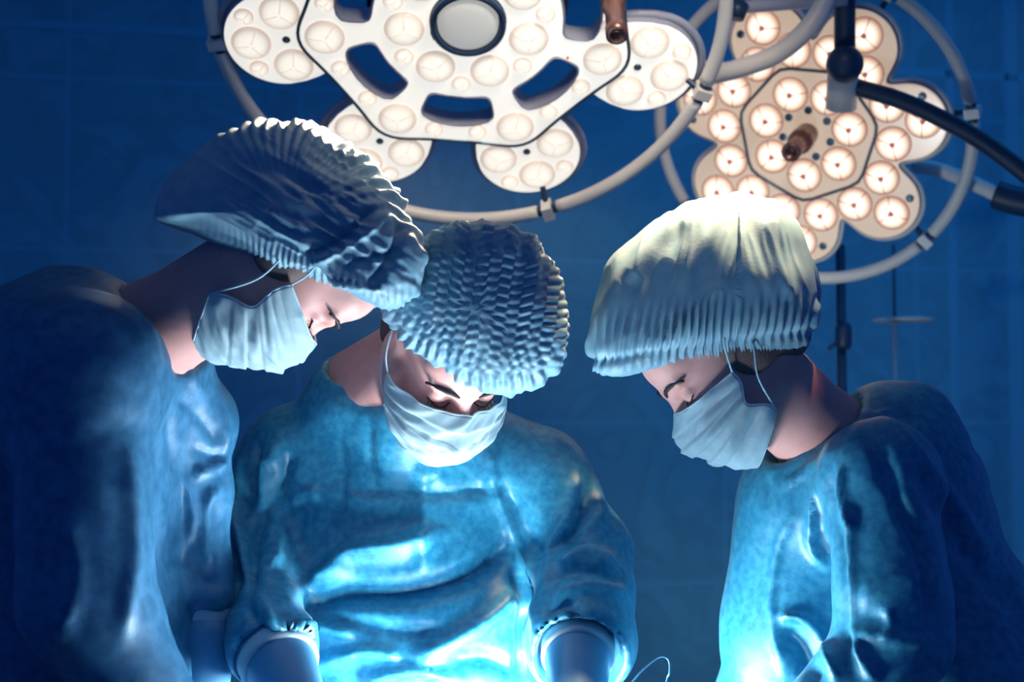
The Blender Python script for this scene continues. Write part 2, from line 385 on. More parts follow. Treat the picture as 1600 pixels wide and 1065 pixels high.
def smooth_loop(P, it=3):
    P = np.array(P, float)
    for _ in range(it): P = 0.25*np.roll(P, 1, 0)+0.5*P+0.25*np.roll(P, -1, 0)
    return [tuple(p) for p in P]
def ring_and_clamps(root, Rr, tube_r, z, tilt, n_gap, parts_from=-0.04):
    T = Matrix.Rotation(tilt, 4, 'X')
    for k in range(7):
        a0, a1 = ang(k)+n_gap, ang(k+1)-n_gap; mb = MB()
        mb.tube([tuple(T @ Vector(pol(Rr, a, z))) for a in np.linspace(a0, a1, 26)], tube_r, 14)
        local(mb.build('grip_rail', M['paint'], None), root)
        c = MB(); p = Vector(pol(Rr, ang(k), z)); q = Vector(pol(Rr-0.045, ang(k), z+0.012))
        c.tube([tuple(T @ Vector(pol(Rr, a, z))) for a in np.linspace(ang(k)-n_gap, ang(k)+n_gap, 5)], tube_r*0.72, 12, 1)
        mx = T @ Matrix.Translation(p) @ Matrix.Rotation(ang(k), 4, 'Z')
        c.box((-0.014, -0.010, -0.017), (0.016, 0.010, 0.017), 0, mx)
        c.tube([tuple(T @ p), tuple(q)], 0.006, 8, 1)
        local(c.build('rail_clamp', [M['paint'], M['dark']], None, False), root)

# --- the large lamp, petals around a slotted plate
L1M = lamp_matrix(731.2, 34.0, 2.5, -0.8539, -0.0399, 0.362)
L1 = empty('surgical_lamp', L1M.to_translation(), 'large bright surgical lamp with long separate petals and a slotted centre plate', 'lamp')
L1.matrix_world = L1M; bpy.context.view_layer.update()
R_in, R_pl, R_s, R_o, da = 0.1135, 0.2555, 0.3293, 0.3886, 0.1752
big1 = lens_mesh('lens', 0.0345, [M['lens1'], M['spoke1']], 1); sml1 = lens_mesh('small_lens', 0.0165, [M['lens1'], M['spoke1']], 1)
hept = []
for k in range(7):
    for t in np.linspace(-0.19, 0.19, 9):
        hept.append(pol(0.304-0.02*(t/0.19)**2, ang(k)+t)[:2])
    a = ang(k)
    p0 = np.array(pol(0.284, a+0.19)[:2]); p1 = np.array(pol(0.284, ang(k+1)-0.19)[:2])
    for t in (0.2, 0.4, 0.6, 0.8): hept.append(tuple(p0+(p1-p0)*t))
hept = smooth_loop(hept, 3)
slots = []
for k in range(7):
    c = ang(k)+math.pi/7; lp = []
    for t in np.linspace(-0.30, 0.30, 14): lp.append(pol(0.238-0.10*t*t, c+t*1.05)[:2])
    for t in np.linspace(0.36, -0.36, 14): lp.append(pol(0.170, c+t*0.92)[:2])
    lp2 = []
    for i in range(len(lp)):
        p, q = np.array(lp[i]), np.array(lp[(i+1) % len(lp)]); m_ = max(1, int(np.linalg.norm(q-p)/0.006))
        lp2 += [tuple(p+(q-p)*j/m_) for j in range(m_)]
    slots.append(smooth_loop(lp2, 5))
cp = plate('centre_plate', [hept]+slots+[circle((0, 0), 0.066)], 0.034, 0.004, 0.0, [M['cover1'], M['housing']], L1)
for s in slots:   # raised rim around each slot
    mb = MB(); mb.tube([(p[0]*1.0, p[1], -0.0005) for p in s[::2]], 0.0022, 6, closed=True); local(mb.build('slot_rim', M['housing'], None), cp)
mb = MB(); mb.tube([(p[0]*1.003, p[1]*1.003, 0.001) for p in hept], 0.0035, 8, closed=True); local(mb.build('plate_seam', M['seam'], None), cp)
for k in range(7):
    put('lens', big1, cp, pol(R_in, ang(k), 0.0), ang(k)+0.4*k); put('lens', big1, cp, pol(R_pl, ang(k), 0.0), ang(k)+0.7*k)
    for s in (-1, 1): put('small_lens', sml1, cp, pol(0.2515, ang(k)+s*0.285, 0.0), 0)
    put('small_lens', sml1, cp, pol(0.137, ang(k)+math.pi/7, 0.0), 0)
mb = MB(); mb.lathe([(0.066, 0.012), (0.067, -0.012), (0.063, -0.016), (0.058, -0.015), (0.056, 0.006)], 48); mb.box((-0.068, -0.008, -0.012), (-0.06, 0.008, 0.0)); mb.box((0.06, -0.008, -0.012), (0.068, 0.008, 0.0))
local(mb.build('bezel', M['dark'], None, False), L1)
mb = MB(); mb.lathe([(0.0005, -0.017), (0.02, -0.0165), (0.04, -0.014), (0.0535, -0.009), (0.0545, 0.0)], 48); local(mb.build('centre_glass', M['glass'], None), L1)
mb = MB(); mb.lathe([(0.18, 0.055), (0.17, 0.085), (0.08, 0.10)], 40); local(mb.build('rear_housing', M['dark'], None, False), L1)
for k in range(7):
    a = ang(k); e = []
    hw = [(0.262, 0.082), (0.285, 0.092), (0.31, 0.099)]
    side = [(r_, h_) for r_, h_ in hw]+[(0.335+0.102*math.sin(t), 0.102*math.cos(t)) for t in np.linspace(0.05, math.pi/2, 14)]
    pts = [(r_, h_) for r_, h_ in side]+[(r_, -h_) for r_, h_ in side[::-1][1:]]
    pts = [(r_*math.cos(a)-h_*math.sin(a), r_*math.sin(a)+h_*math.cos(a)) for r_, h_ in pts]
    pt = plate('petal', [pts], 0.028, 0.005, 0.006, [M['cover1'], M['housing']], L1)
    mb = MB(); q = [(r_, h_) for r_, h_ in side]+[(r_, -h_) for r_, h_ in side[::-1][1:]]
    q = [((r_*1.018)*math.cos(a)-h_*1.03*math.sin(a), (r_*1.018)*math.sin(a)+h_*1.03*math.cos(a), 0.026) for r_, h_ in q]
    mb.tube(q, 0.008, 8); local(mb.build('petal_rim', M['housing'], None), pt)
    for s in (-1, 1): put('lens', big1, pt, pol(R_s, a+s*da, 0.006), a+1.1*s+k); put('small_lens', sml1, pt, pol(0.392, a+s*0.145, 0.006), 0)
    put('lens', big1, pt, pol(R_o, a, 0.006), a+2*k)
    mb = MB(); mb.lathe([(0.0075, 0.003), (0.0065, 0.0055)], 16, 0, Matrix.Translation(pol(0.325, a, 0.0))); local(mb.build('screw', M['seam'], None), pt)
ring_and_clamps(L1, 0.452, 0.0135, 0.012, 0.10, 0.045)
def on_lamp(mtx, px, py):
    """where the sight line through a photo pixel meets the lamp's front plane, in lamp coordinates"""
    inv = mtx.inverted(); a = inv @ Vector(CAM); b = inv @ Vector(W(px, py, 1.0)); t = a.z/(a.z-b.z); return a+(b-a)*t
b0 = on_lamp(L1M, 956, -12)
mb = MB(); mb.lathe([(0.012, 0.0), (0.020, -0.004), (0.020, -0.045), (0.0165, -0.05), (0.0165, -0.095), (0.019, -0.10), (0.019, -0.122), (0.012, -0.124), (0.011, -0.105)], 24, 0, Matrix.Translation((b0.x, b0.y, 0)))
local(mb.build('camera_handle', M['brown'], None), L1)
b0 = on_lamp(L1M, 887, 90); mb = MB(); mb.lathe([(0.003, 0.002), (0.0025, -0.002)], 12, 0, Matrix.Translation((b0.x, b0.y, 0))); local(mb.build('indicator', M['red'], None), L1)
mb = MB(); inv = L1M.inverted()
pp = crv([inv @ Vector(W(731, -20, 2.62)), inv @ Vector(W(735, -70, 2.75)), inv @ Vector(W(760, -140, 2.8))], 8); mb.tube(pp, 0.022); top = L1M @ Vector(pp[-1])
mb.tube([tuple(pp[-1]), tuple(inv @ Vector((top.x, top.y, 3.0)))], 0.022); local(mb.build('suspension_arm', M['paint'], None), L1)

# --- the smaller lamp behind, one flower-shaped housing
L2M = lamp_matrix(1260.8, 209.4, 3.0, -0.4218, 0.4867, -0.1772)
L2 = empty('surgical_lamp', L2M.to_translation(), 'smaller flower-shaped surgical lamp with warm round lenses behind a dark ball joint', 'lamp')
L2.matrix_world = L2M; bpy.context.view_layer.update()
big2 = lens_mesh('lens', 0.036, [M['lens2'], M['spoke'], M['ledcore']], 2)
def flower(scale=1.0, body=0.19):
    out = []
    for i in range(280):
        t = -math.pi/2+2*math.pi*i/280; best = body
        for k in range(7):
            d = t-ang(k); c0, r0 = 0.208, 0.086; disc = r0*r0-(c0*math.sin(d))**2
            if disc > 0 and math.cos(d) > 0: best = max(best, c0*math.cos(d)+math.sqrt(disc))
        out.append(pol(best*scale, t)[:2])
    return smooth_loop(out, 6)
fl = flower()
fc = plate('front_cover', [fl], 0.03, 0.006, 0.0, [M['cover2'], M['housing']], L2)
mb = MB(); mb.tube([(p[0]*1.012, p[1]*1.012, 0.012) for p in fl], 0.0055, 8, closed=True); local(mb.build('rim', M['paint'], None), fc)
seam = []
for k in range(7):
    c = ang(k)+math.pi/7*0+math.pi/7; p0 = np.array(pol(0.152, ang(k)+0.0)); p1 = np.array(pol(0.152, ang(k+1)+0.0)); seam += [tuple(p0+(p1-p0)*t) for t in np.linspace(0, 1, 6, endpoint=False)]
seam = [(p[0], p[1], -0.001) for p in smooth_loop([s[:2] for s in seam], 1)]
mb = MB(); mb.tube(seam, 0.0035, 8, closed=True)
local(mb.build('plate_seam', M['seam'], None), fc)
R_in, R_s, R_o, da = 0.0911, 0.1804, 0.2427, 0.2311
scr = bpy.data.meshes.new('screw'); mb = MB(); mb.lathe([(0.009, 0.001), (0.008, -0.003), (0.004, -0.004)], 12); scr.from_pydata(mb.V, [], mb.F); scr.materials.append(M['seam'])
for k in range(7):
    a = ang(k); put('lens', big2, fc, pol(R_in, a, 0.0), a+k); put('lens', big2, fc, pol(R_o, a, 0.0), a+2*k)
    for s in (-1, 1): put('lens', big2, fc, pol(R_s, a+s*da, 0.0), a+s*k)
    put('screw', scr, fc, pol(0.052, a+math.pi/7, 0.0)); put('screw', scr, fc, pol(0.252, a+0.2, 0.0))
mb = MB(); mb.lathe([(0.024, 0.0), (0.022, -0.03), (0.026, -0.034), (0.026, -0.06), (0.018, -0.064), (0.018, -0.105), (0.020, -0.11), (0.020, -0.128), (0.013, -0.13), (0.012, -0.11)], 24); local(mb.build('centre_handle', M['brown'], None), L2)
mb = MB(); mb.lathe([(0.17, 0.04), (0.16, 0.07), (0.06, 0.09)], 40); local(mb.build('rear_housing', M['dark'], None, False), L2)
ring_and_clamps(L2, 0.335, 0.0135, 0.02, 0.0, 0.06)
I2 = L2M.inverted()
def L2part(name, m, px_pts, r, cat=True, n=10):
    P = [W(*p) for p in px_pts]; P = crv(P, n) if len(P) > 2 else np.array(P); mb = MB()
    mb.tube([tuple(I2 @ Vector(p)) for p in P], r, 20); return local(mb.build(name, m, None), L2)
rp = W(1320, -60, 2.8)
mb = MB(); mb.tube([tuple(I2 @ Vector((rp[0], rp[1], 3.0))), tuple(I2 @ Vector(rp)), tuple(I2 @ Vector(W(1320, 90, 2.8)))], 0.021, 20); local(mb.build('suspension_post', M['dark'], None), L2)
mb = MB(); c = I2 @ Vector(W(1320, 100, 2.78)); mb.lathe([(0.0365*math.sin(t)+1e-4, -0.0365*math.cos(t)) for t in np.linspace(0, math.pi, 16)], 28, 0, Matrix.Translation(c)); local(mb.build('ball_joint', M['dark'], None), L2)
L2part('steel_collar', M['paint'], [(1318, 108, 2.82), (1314, 168, 2.86)], 0.031)
L2part('curved_arm', M['dark'], [(1318, 130, 2.84), (1345, 138, 2.83), (1410, 158, 2.8), (1480, 190, 2.77), (1545, 228, 2.74), (1640, 300, 2.7)], 0.0175)
L2part('yoke', M['paint'], [(1425, 258, 3.06), (1470, 266, 3.04), (1520, 286, 3.0), (1562, 306, 2.97)], 0.0155)
L2part('yoke_joint', M['dark'], [(1556, 304, 2.97), (1590, 314, 2.95), (1660, 326, 2.9)], 0.03)
L2part('curved_yoke', M['paint'], [(1110, 118, 2.84), (1165, 104, 2.8), (1218, 82, 2.78), (1262, 44, 2.76), (1288, 2, 2.76), (1298, -40, 2.76)], 0.019)
L2part('post_cap', M['dark'], [(1156, 6, 2.74), (1148, 26, 2.735)], 0.019)
L2part('cross_bar', M['housing'], [(1150, 12, 2.76), (1235, 6, 2.77), (1322, 0, 2.78)], 0.012)

# ------------------------------------------------------------------ drip stand behind on the right
DS = empty('drip_stand', (W(1318, 800, 3.3)[0], W(1318, 800, 3.3)[1], 0), 'thin dark drip pole with a small knob, behind the right-hand person', 'stand')
x, y = DS.location.x, DS.location.y; zt = W(1318, 380, 3.3)[2]
mb = MB(); mb.tube([(x, y, 0.03), (x, y, zt)], 0.011, 12); mb.build('pole', M['dark'], DS)
mb = MB(); c = W(1318, 525, 3.3); mb.lathe([(0.014, -0.03), (0.019, -0.02), (0.019, 0.02), (0.013, 0.03)], 16, 0, Matrix.Translation(c)); mb.tube([c, c+np.array([-0.04, -0.03, -0.03])], 0.005, 8); mb.build('clamp_knob', M['dark'], DS)
mb = MB()
for k in range(5):
    a = k*2*math.pi/5; mb.tube([(x, y, 0.09), (x+0.12*math.cos(a), y+0.12*math.sin(a), 0.07), (x+0.28*math.cos(a), y+0.28*math.sin(a), 0.02)], 0.016, 8)
mb.build('base', M['steel'], DS)
TS = empty('disc_stand', (W(1402, 800, 3.8)[0], W(1402, 800, 3.8)[1], 0), 'chrome rod stand with a thin round glass disc, beside the tiled wall', 'stand')
x, y = TS.location.x, TS.location.y
mb = MB(); mb.tube([(x, y, 0.02), (x, y, W(1402, 499, 3.8)[2])], 0.0042, 10); mb.build('rod', M['paint'], TS)  # pale paint stands in for the bright highlights on the chrome rod
mb = MB(); mb.tube([(x, y, W(1402, 499, 3.8)[2]), (x, y, W(1402, 380, 3.8)[2])], 0.0036, 10); mb.build('rod', M['dark'], TS)
def disc(name, px, py, r, m):
    c = W(px, py, 3.8); c[1] = y; mb = MB(); mb.lathe([(r*0.9, -0.004), (r, -0.001), (r, 0.002), (r*0.93, 0.004)], 40, 0, Matrix.Translation(c)); return mb.build(name, m, TS)
disc('disc', 1416, 499, 0.082, M['paint']); disc('lower_disc', 1424, 604, 0.047, M['paint'])  # pale colour stands in for bright highlights on the discs
mb = MB(); mb.lathe([(0.16, 0.0), (0.16, 0.015), (0.02, 0.03)], 32, 0, Matrix.Translation((x, y, 0))); mb.build('base', M['steel'], TS)

# ------------------------------------------------------------------ operating table below the picture
OT = empty('operating_table', (0, 1.05, 0), 'operating table standing between the three people', 'table')
mb = MB(); mb.box((-0.20, 0.85, 0.0), (0.16, 1.5, 0.06)); mb.build('base', M['steel'], OT, False)
mb = MB(); mb.box((-0.1, 1.05, 0.06), (0.06, 1.3, 0.74)); mb.build('column', M['steel'], OT, False)
mb = MB(); mb.box((-0.29, 0.35, 0.74), (0.21, 1.78, 0.80)); mb.build('tabletop', M['steel'], OT, False)
def drape():
    nx, ny = 60, 90; V = []; F = []
    for i in range(nx+1):
        for j in range(ny+1):
            u = i/nx*2-1; v = j/ny; s = u*0.36; y_ = 0.3+v*1.52; hw = 0.25
            x_ = max(-hw, min(hw, s)); drop = max(0, abs(s)-hw); drop = max(0, abs(u)-0.72)/0.28*0.42
            x_ = max(-1, min(1, u/0.72))*hw+math.copysign(drop*0.05*(1+math.sin(y_*40)), u)*(drop > 0)
            V.append((x_-0.04, y_, 0.812-drop+0.012*math.exp(-(u/0.5)**2)*math.sin(v*9)))
    for i in range(nx):
        for j in range(ny): a = i*(ny+1)+j; F.append((a, a+1, a+ny+2, a+ny+1))
    o = mesh_np('surgical_drape', V, F, None, M['drape']); md = o.modifiers.new('t', 'SOLIDIFY'); md.thickness = 0.003; md.offset = 1
    tag(o, 'pale blue drape spread over the operating table', 'cloth')
drape()

# ------------------------------------------------------------------ people
def basis(F_, U_):
    """head axes in the world from camera-frame forward and up: rows left-to-right, forward, up"""
    f = cam_dir(*F_); f /= np.linalg.norm(f); u = cam_dir(*U_); u -= f*(u@f); u /= np.linalg.norm(u); return np.stack([np.cross(f, u), f, u])
def H(c, B, x, y, z): return c+B[0]*x+B[1]*y+B[2]*z
def head_sdf(S, c, B, ez=0.0):
    h = lambda x, y, z: H(c, B, x, y, z)
    S.ell(h(0, -0.018, 0.045), (0.074, 0.094, 0.082), B, 0.02)
    S.ell(h(0, 0.030, -0.020), (0.062, 0.066, 0.082), B, 0.03)
    S.ell(h(0, 0.042, -0.082), (0.048, 0.044, 0.034), B, 0.025)
    S.ell(h(0, 0.078, -0.104), (0.018, 0.016, 0.015), B, 0.015)
    S.ell(h(0, 0.060, 0.045), (0.056, 0.036, 0.040), B, 0.02)
    for s in (-1, 1):
        S.ell(h(s*0.034, 0.095, -0.001), (0.017, 0.015, 0.013), B, 0.012, True)
        S.cone(h(s*0.012, 0.092, 0.020), h(s*0.046, 0.080, 0.024), 0.0075, 0.006, 0.012)
        S.ell(h(s*0.033, 0.0765, 0.000), (0.0155, 0.0135, 0.0125), B, 0.004)
        S.ell(h(s*0.040, 0.062, -0.028), (0.019, 0.020, 0.018), B, 0.02)
        S.ell(h(s*0.013, 0.103, -0.040), (0.009, 0.010, 0.008), B, 0.006)
        Be = basis_rot(B, s*0.35)
        S.ell(h(s*0.078, -0.006-ez*0.5, -0.002+ez), (0.009, 0.019, 0.032), Be, 0.006)
        S.ell(h(s*0.088, -0.003-ez*0.5, 0.002+ez), (0.006, 0.011, 0.020), Be, 0.005, True)
    S.cone(h(0, 0.092, 0.010), h(0, 0.114, -0.034), 0.0075, 0.0125, 0.012)
    S.ell(h(0, 0.099, -0.064), (0.022, 0.009, 0.006), B, 0.005); S.ell(h(0, 0.097, -0.075), (0.019, 0.009, 0.007), B, 0.005)
def basis_rot(B, a):
    c, s = math.cos(a), math.sin(a); return np.stack([B[0]*c+B[1]*s, -B[0]*s+B[1]*c, B[2]])
def hand_sdf(S, w_, d_, n_, side, sc_=1.0, off=0.0):
    """wrist point, pointing direction, palm normal; five bent fingers"""
    d_ = np.array(d_, float); d_ /= np.linalg.norm(d_); n_ = np.array(n_, float); n_ -= d_*(n_@d_); n_ /= np.linalg.norm(n_); l_ = np.cross(d_, n_)*side
    B = np.stack([l_, d_, n_]); S.ell(w_+d_*0.045*sc_, (0.042*sc_+off, 0.052*sc_+off, 0.017*sc_+off), B, 0.012)
    for i, (o, ln) in enumerate(zip((-0.031, -0.010, 0.011, 0.030), (0.068, 0.078, 0.073, 0.058))):
        p = w_+d_*0.085*sc_+l_*o*sc_; dd = d_.copy(); r_ = 0.0088+off
        for q, fr in enumerate((0.46, 0.30, 0.24)):
            a = 0.35+0.25*q+0.05*i; dn = d_*math.cos(a*(q+1)*0.8)+n_*math.sin(a*(q+1)*0.8)+l_*(i-1.5)*0.05; e = p+dn*ln*fr*sc_
            S.cone(p, e, r_, r_*0.93, 0.003); p = e; r_ *= 0.93
    p = w_+d_*0.02*sc_-l_*0.034*sc_
    for q in range(3):
        dn = d_*0.75-l_*(0.6-0.25*q)+n_*(0.25+0.2*q); dn /= np.linalg.norm(dn); e = p+dn*(0.036, 0.032, 0.026)[q]*sc_; S.cone(p, e, 0.0125-0.001*q+off, 0.0115-0.001*q+off, 0.005); p = e
def mask_mesh(c, B, parent, m=None, seed=0, sx=1.0, puff=0.0, zs=1.0):
    nu, nv = 90, 60; V = np.zeros((nu+1, nv+1, 3)); u = np.linspace(-1, 1, nu+1)[:, None]; v = np.linspace(0, 1, nv+1)[None, :]
    phi = u*1.32
    half = np.interp(v, [0, .3, .6, .85, 1], [0.075, 0.075, 0.071, 0.064, 0.056])*sx
    front = np.interp(v, [0, .12, .3, .45, .65, .85, 1], [0.102, 0.116, 0.128, 0.128, 0.120, 0.108, 0.088])+puff
    zt = -0.004-0.016*np.abs(u)**1.5; zb = (-0.128+0.034*np.abs(u)**1.6)*zs; z = zt+(zb-zt)*v
    back = 0.028+0.020*np.exp(-((v-0.5)/0.22)**2)
    x = half*np.sin(phi)/math.sin(1.32)*(1+0.0*v); y = back+(front-back)*(np.cos(phi)-math.cos(1.32))/(1-math.cos(1.32))
    y = y+0.010*np.exp(-(u/0.13)**2)*np.exp(-((v-0.2)/0.2)**2)
    ple = 0.0022*np.sign(np.sin(v*math.pi*7))*np.exp(-((v-0.45)/0.35)**4)*np.clip(1.3-np.abs(u)**4, 0, 1)
    pts = np.stack([x+0*v, y+0*v, z+0*u], -1)
    rad = np.stack([np.sin(phi)+0*v, np.cos(phi)+0*v, np.zeros_like(z+0*u)], -1)
    q = pts.reshape(-1, 3); fold = 0.0035*ridged(np.stack([q[:, 0]*16+seed, q[:, 1]*16, q[:, 2]*42+q[:, 0]*25], 1), 2)
    fan = 0.0025*np.sin((np.arctan2(q[:, 2]+0.05, np.abs(q[:, 0])-0.10))*16)*np.clip((np.abs(q[:, 0])-0.025)/0.035, 0, 1)
    pts = pts+rad*((ple+(fold+fan).reshape(nu+1, nv+1))*(1-np.abs(u)**8))[..., None]
    P = c+pts@B; F = [(i*(nv+1)+j, (i+1)*(nv+1)+j, (i+1)*(nv+1)+j+1, i*(nv+1)+j+1) for i in range(nu) for j in range(nv)]
    o = mesh_np('face_mask', P.reshape(-1, 3), F, parent, m or M['mask']); md = o.modifiers.new('t', 'SOLIDIFY'); md.thickness = 0.0012; md.offset = 1
    e = MB(); e.tube(P[:, 0], 0.0016, 6); e.tube(P[:, -1], 0.0016, 6); e.tube(P[0], 0.0014, 6); e.tube(P[-1], 0.0014, 6); e.build('mask_binding', M['mask_edge'], o)
    for i, s in ((0, -1), (-1, 1)):
        for j, zz in ((0, 0.022), (-1, -0.018)):
            l = MB(); l.tube(crv([P[i, j], (P[i, j]*0.4+H(c, B, s*0.082, 0.004, zz)*0.6)+B[0]*s*0.010, H(c, B, s*0.086, -0.012, zz*1.2), H(c, B, s*0.080, -0.022, zz*0.4)], 8), 0.0013, 6); l.build('ear_loop', M['loop'], o)
    return o
def face_bits(c, B, body):
    for s in (-1, 1):
        mb = MB(); mb.tube(crv([H(c, B, s*0.014, 0.0985, 0.020), H(c, B, s*0.030, 0.097, 0.0275), H(c, B, s*0.048, 0.084, 0.027), H(c, B, s*0.056, 0.073, 0.020)], 6), [0.0025]*6+[0.003]*6+[0.002]*6+[0.0012], 8); mb.build('eyebrow', M['hair'], body)
        mb = MB(); arc = crv([H(c, B, s*0.018, 0.089, -0.005), H(c, B, s*0.026, 0.0925, -0.0085), H(c, B, s*0.036, 0.092, -0.0085), H(c, B, s*0.049, 0.081, -0.002)], 6)
        mb.tube(arc, 0.0011, 6)
        for p in arc[3::2]: mb.tube([p, p+B[1]*0.006-B[2]*0.003+B[0]*s*0.002, p+B[1]*0.009-B[2]*0.001+B[0]*s*0.003], [0.0007, 0.0005, 0.0002], 5)
        mb.build('eyelashes', M['hair'], body)
def cap_mesh(parent, centre, outline, d, rd_near, rd_far, disp, S=(), m=None, sq=2.9, nth=420, nph=150):
    """a gathered bouffant cap: its outline at depth d, swelling towards and away from the viewer"""
    O = crv(outline+[outline[0]], 8)[:-1]; cx, cy = centre; a = np.arctan2(-(O[:, 1]-cy), O[:, 0]-cx); r = np.hypot(O[:, 0]-cx, O[:, 1]-cy)
    o = np.argsort(a); a, r = a[o], r[o]; th = np.linspace(-math.pi, math.pi, nth, endpoint=False)
    rr = np.interp(th, np.r_[a-2*math.pi, a, a+2*math.pi], np.r_[r, r, r])
    for _ in range(3): rr = 0.25*np.roll(rr, 1)+0.5*rr+0.25*np.roll(rr, -1)
    ph = np.linspace(-math.pi/2, math.pi/2, nph+2)[1:-1]; TH, PH = np.meshgrid(th, ph, indexing='ij')
    cph = np.abs(np.cos(PH))**(2/sq); sph = np.sign(np.sin(PH))*np.abs(np.sin(PH))**(2/sq)
    k = d/FPX; X = np.cos(TH)*rr[:, None]*cph*k; U = np.sin(TH)*rr[:, None]*cph*k; D = np.where(PH < 0, rd_near, rd_far)*sph
    C = W(cx, cy, d); V = C+X[..., None]*AX+U[..., None]*AU+D[..., None]*AD; V = V.reshape(-1, 3)
    F = []; n2 = nph; idx = lambda i, j: (i % nth)*n2+j
    I, J = np.meshgrid(np.arange(nth), np.arange(n2-1), indexing='ij')
    Fq = np.stack([(I % nth)*n2+J, ((I+1) % nth)*n2+J, ((I+1) % nth)*n2+J+1, (I % nth)*n2+J+1], -1).reshape(-1, 4)
    N = normals(V, Fq); 
    if ((V-C)*N).sum() < 0: N = -N
    px, py, _ = to_px(V)
    V = V+N*disp(TH.reshape(-1), PH.reshape(-1), px, py, V-C)[:, None]
    if S: V = strokes(V, N, S)
    F = [tuple(q) for q in Fq]+[tuple(idx(i, 0) for i in range(nth))[::-1], tuple(idx(i, n2-1) for i in range(nth))]
    return mesh_np('surgical_cap', V, F, parent, m or M['cap'])
def gown_finish(S, parent, folds, amp, scale, seed, m, aniso=(1, 1, 1), sm=2):
    V, F = S.mesh(); V = smooth(V, F, sm); N = normals(V, F)
    q = V*np.array(aniso)*scale+seed; warp = np.stack([vnoise(q*0.6+3), vnoise(q*0.6+9), vnoise(q*0.6+17)], 1)
    V = V+N*(amp*(ridged(q+warp*1.1, 2)-0.1)+amp*0.35*ridged(q*2.7+warp*2, 2))[:, None]
    V = strokes(V, N, folds); V = smooth(V, F, 1)
    return mesh_np('surgical_gown', V, F, parent, m)
def body_mesh(S, parent):
    V, F = S.mesh(); V = smooth(V, F, 1); return mesh_np('body', V, F, parent, M['skin'])
def part_sdf(name, S, parent, m, sm=1):
    V, F = S.mesh(); V = smooth(V, F, sm); return mesh_np(name, V, F, parent, m)
def legs(parent, x, y, fd, body_only=None):
    """clogs under the gown hem"""
    f = np.array(fd, float); l = np.array([f[1], -f[0], 0])
    for s in (-1, 1):
        S = SDF(np.array([x, y, 0])-0.35, np.array([x, y, 0])+0.35, 0.012); p = np.array([x, y, 0.05])+l*s*0.11
        S.cone(p-f*0.06, p+f*0.13, 0.045, 0.042, 0.02); S.cone(p-f*0.05, p-f*0.05+np.array([0, 0, 0.05]), 0.045, 0.04, 0.02); S.cut((0, 0, 0.003), (0, 0, -1)); part_sdf('clog', S, parent, M['rubber'])
def add_legs(S, x, y, fd):
    f = np.array(fd, float); l = np.array([f[1], -f[0], 0])
    for s in (-1, 1):
        p = np.array([x, y, 0])+l*s*0.10; S.cone(p+[0, 0, 0.92], p+f*0.02+np.array([0, 0, 0.5]), 0.085, 0.058, 0.03); S.cone(p+f*0.02+np.array([0, 0, 0.5]), p+[0, 0, 0.07], 0.055, 0.038, 0.02)

def down(p, z): q = np.array(p, float); q[2] = z; return q
M['nape_hair'] = mat('nape_hair', (0.16, 0.10, 0.09), 0.7, bump=(400, 0.5, 0.002))
def hair(c, B, body, low=1.0, fwd=0.0):
    """nape hair, widened over cheek and neck to darken what lies in shade"""
    S = SDF(c-0.2, c+0.2, 0.004); h = lambda x, y, z: H(c, B, x, y, z)
    S.ell(h(0, -0.030, 0.035), (0.0790, 0.088, 0.080), B, 0.02)
    for s in (-1, 1): S.ell(h(s*0.050, -0.022+fwd, -0.012), (0.0275, 0.042, 0.045*low), B, 0.02)
    S.ell(h(0, -0.066, -0.040*low), (0.056, 0.046, 0.050*low), B, 0.03)
    part_sdf('hair', S, body, M['nape_hair'])
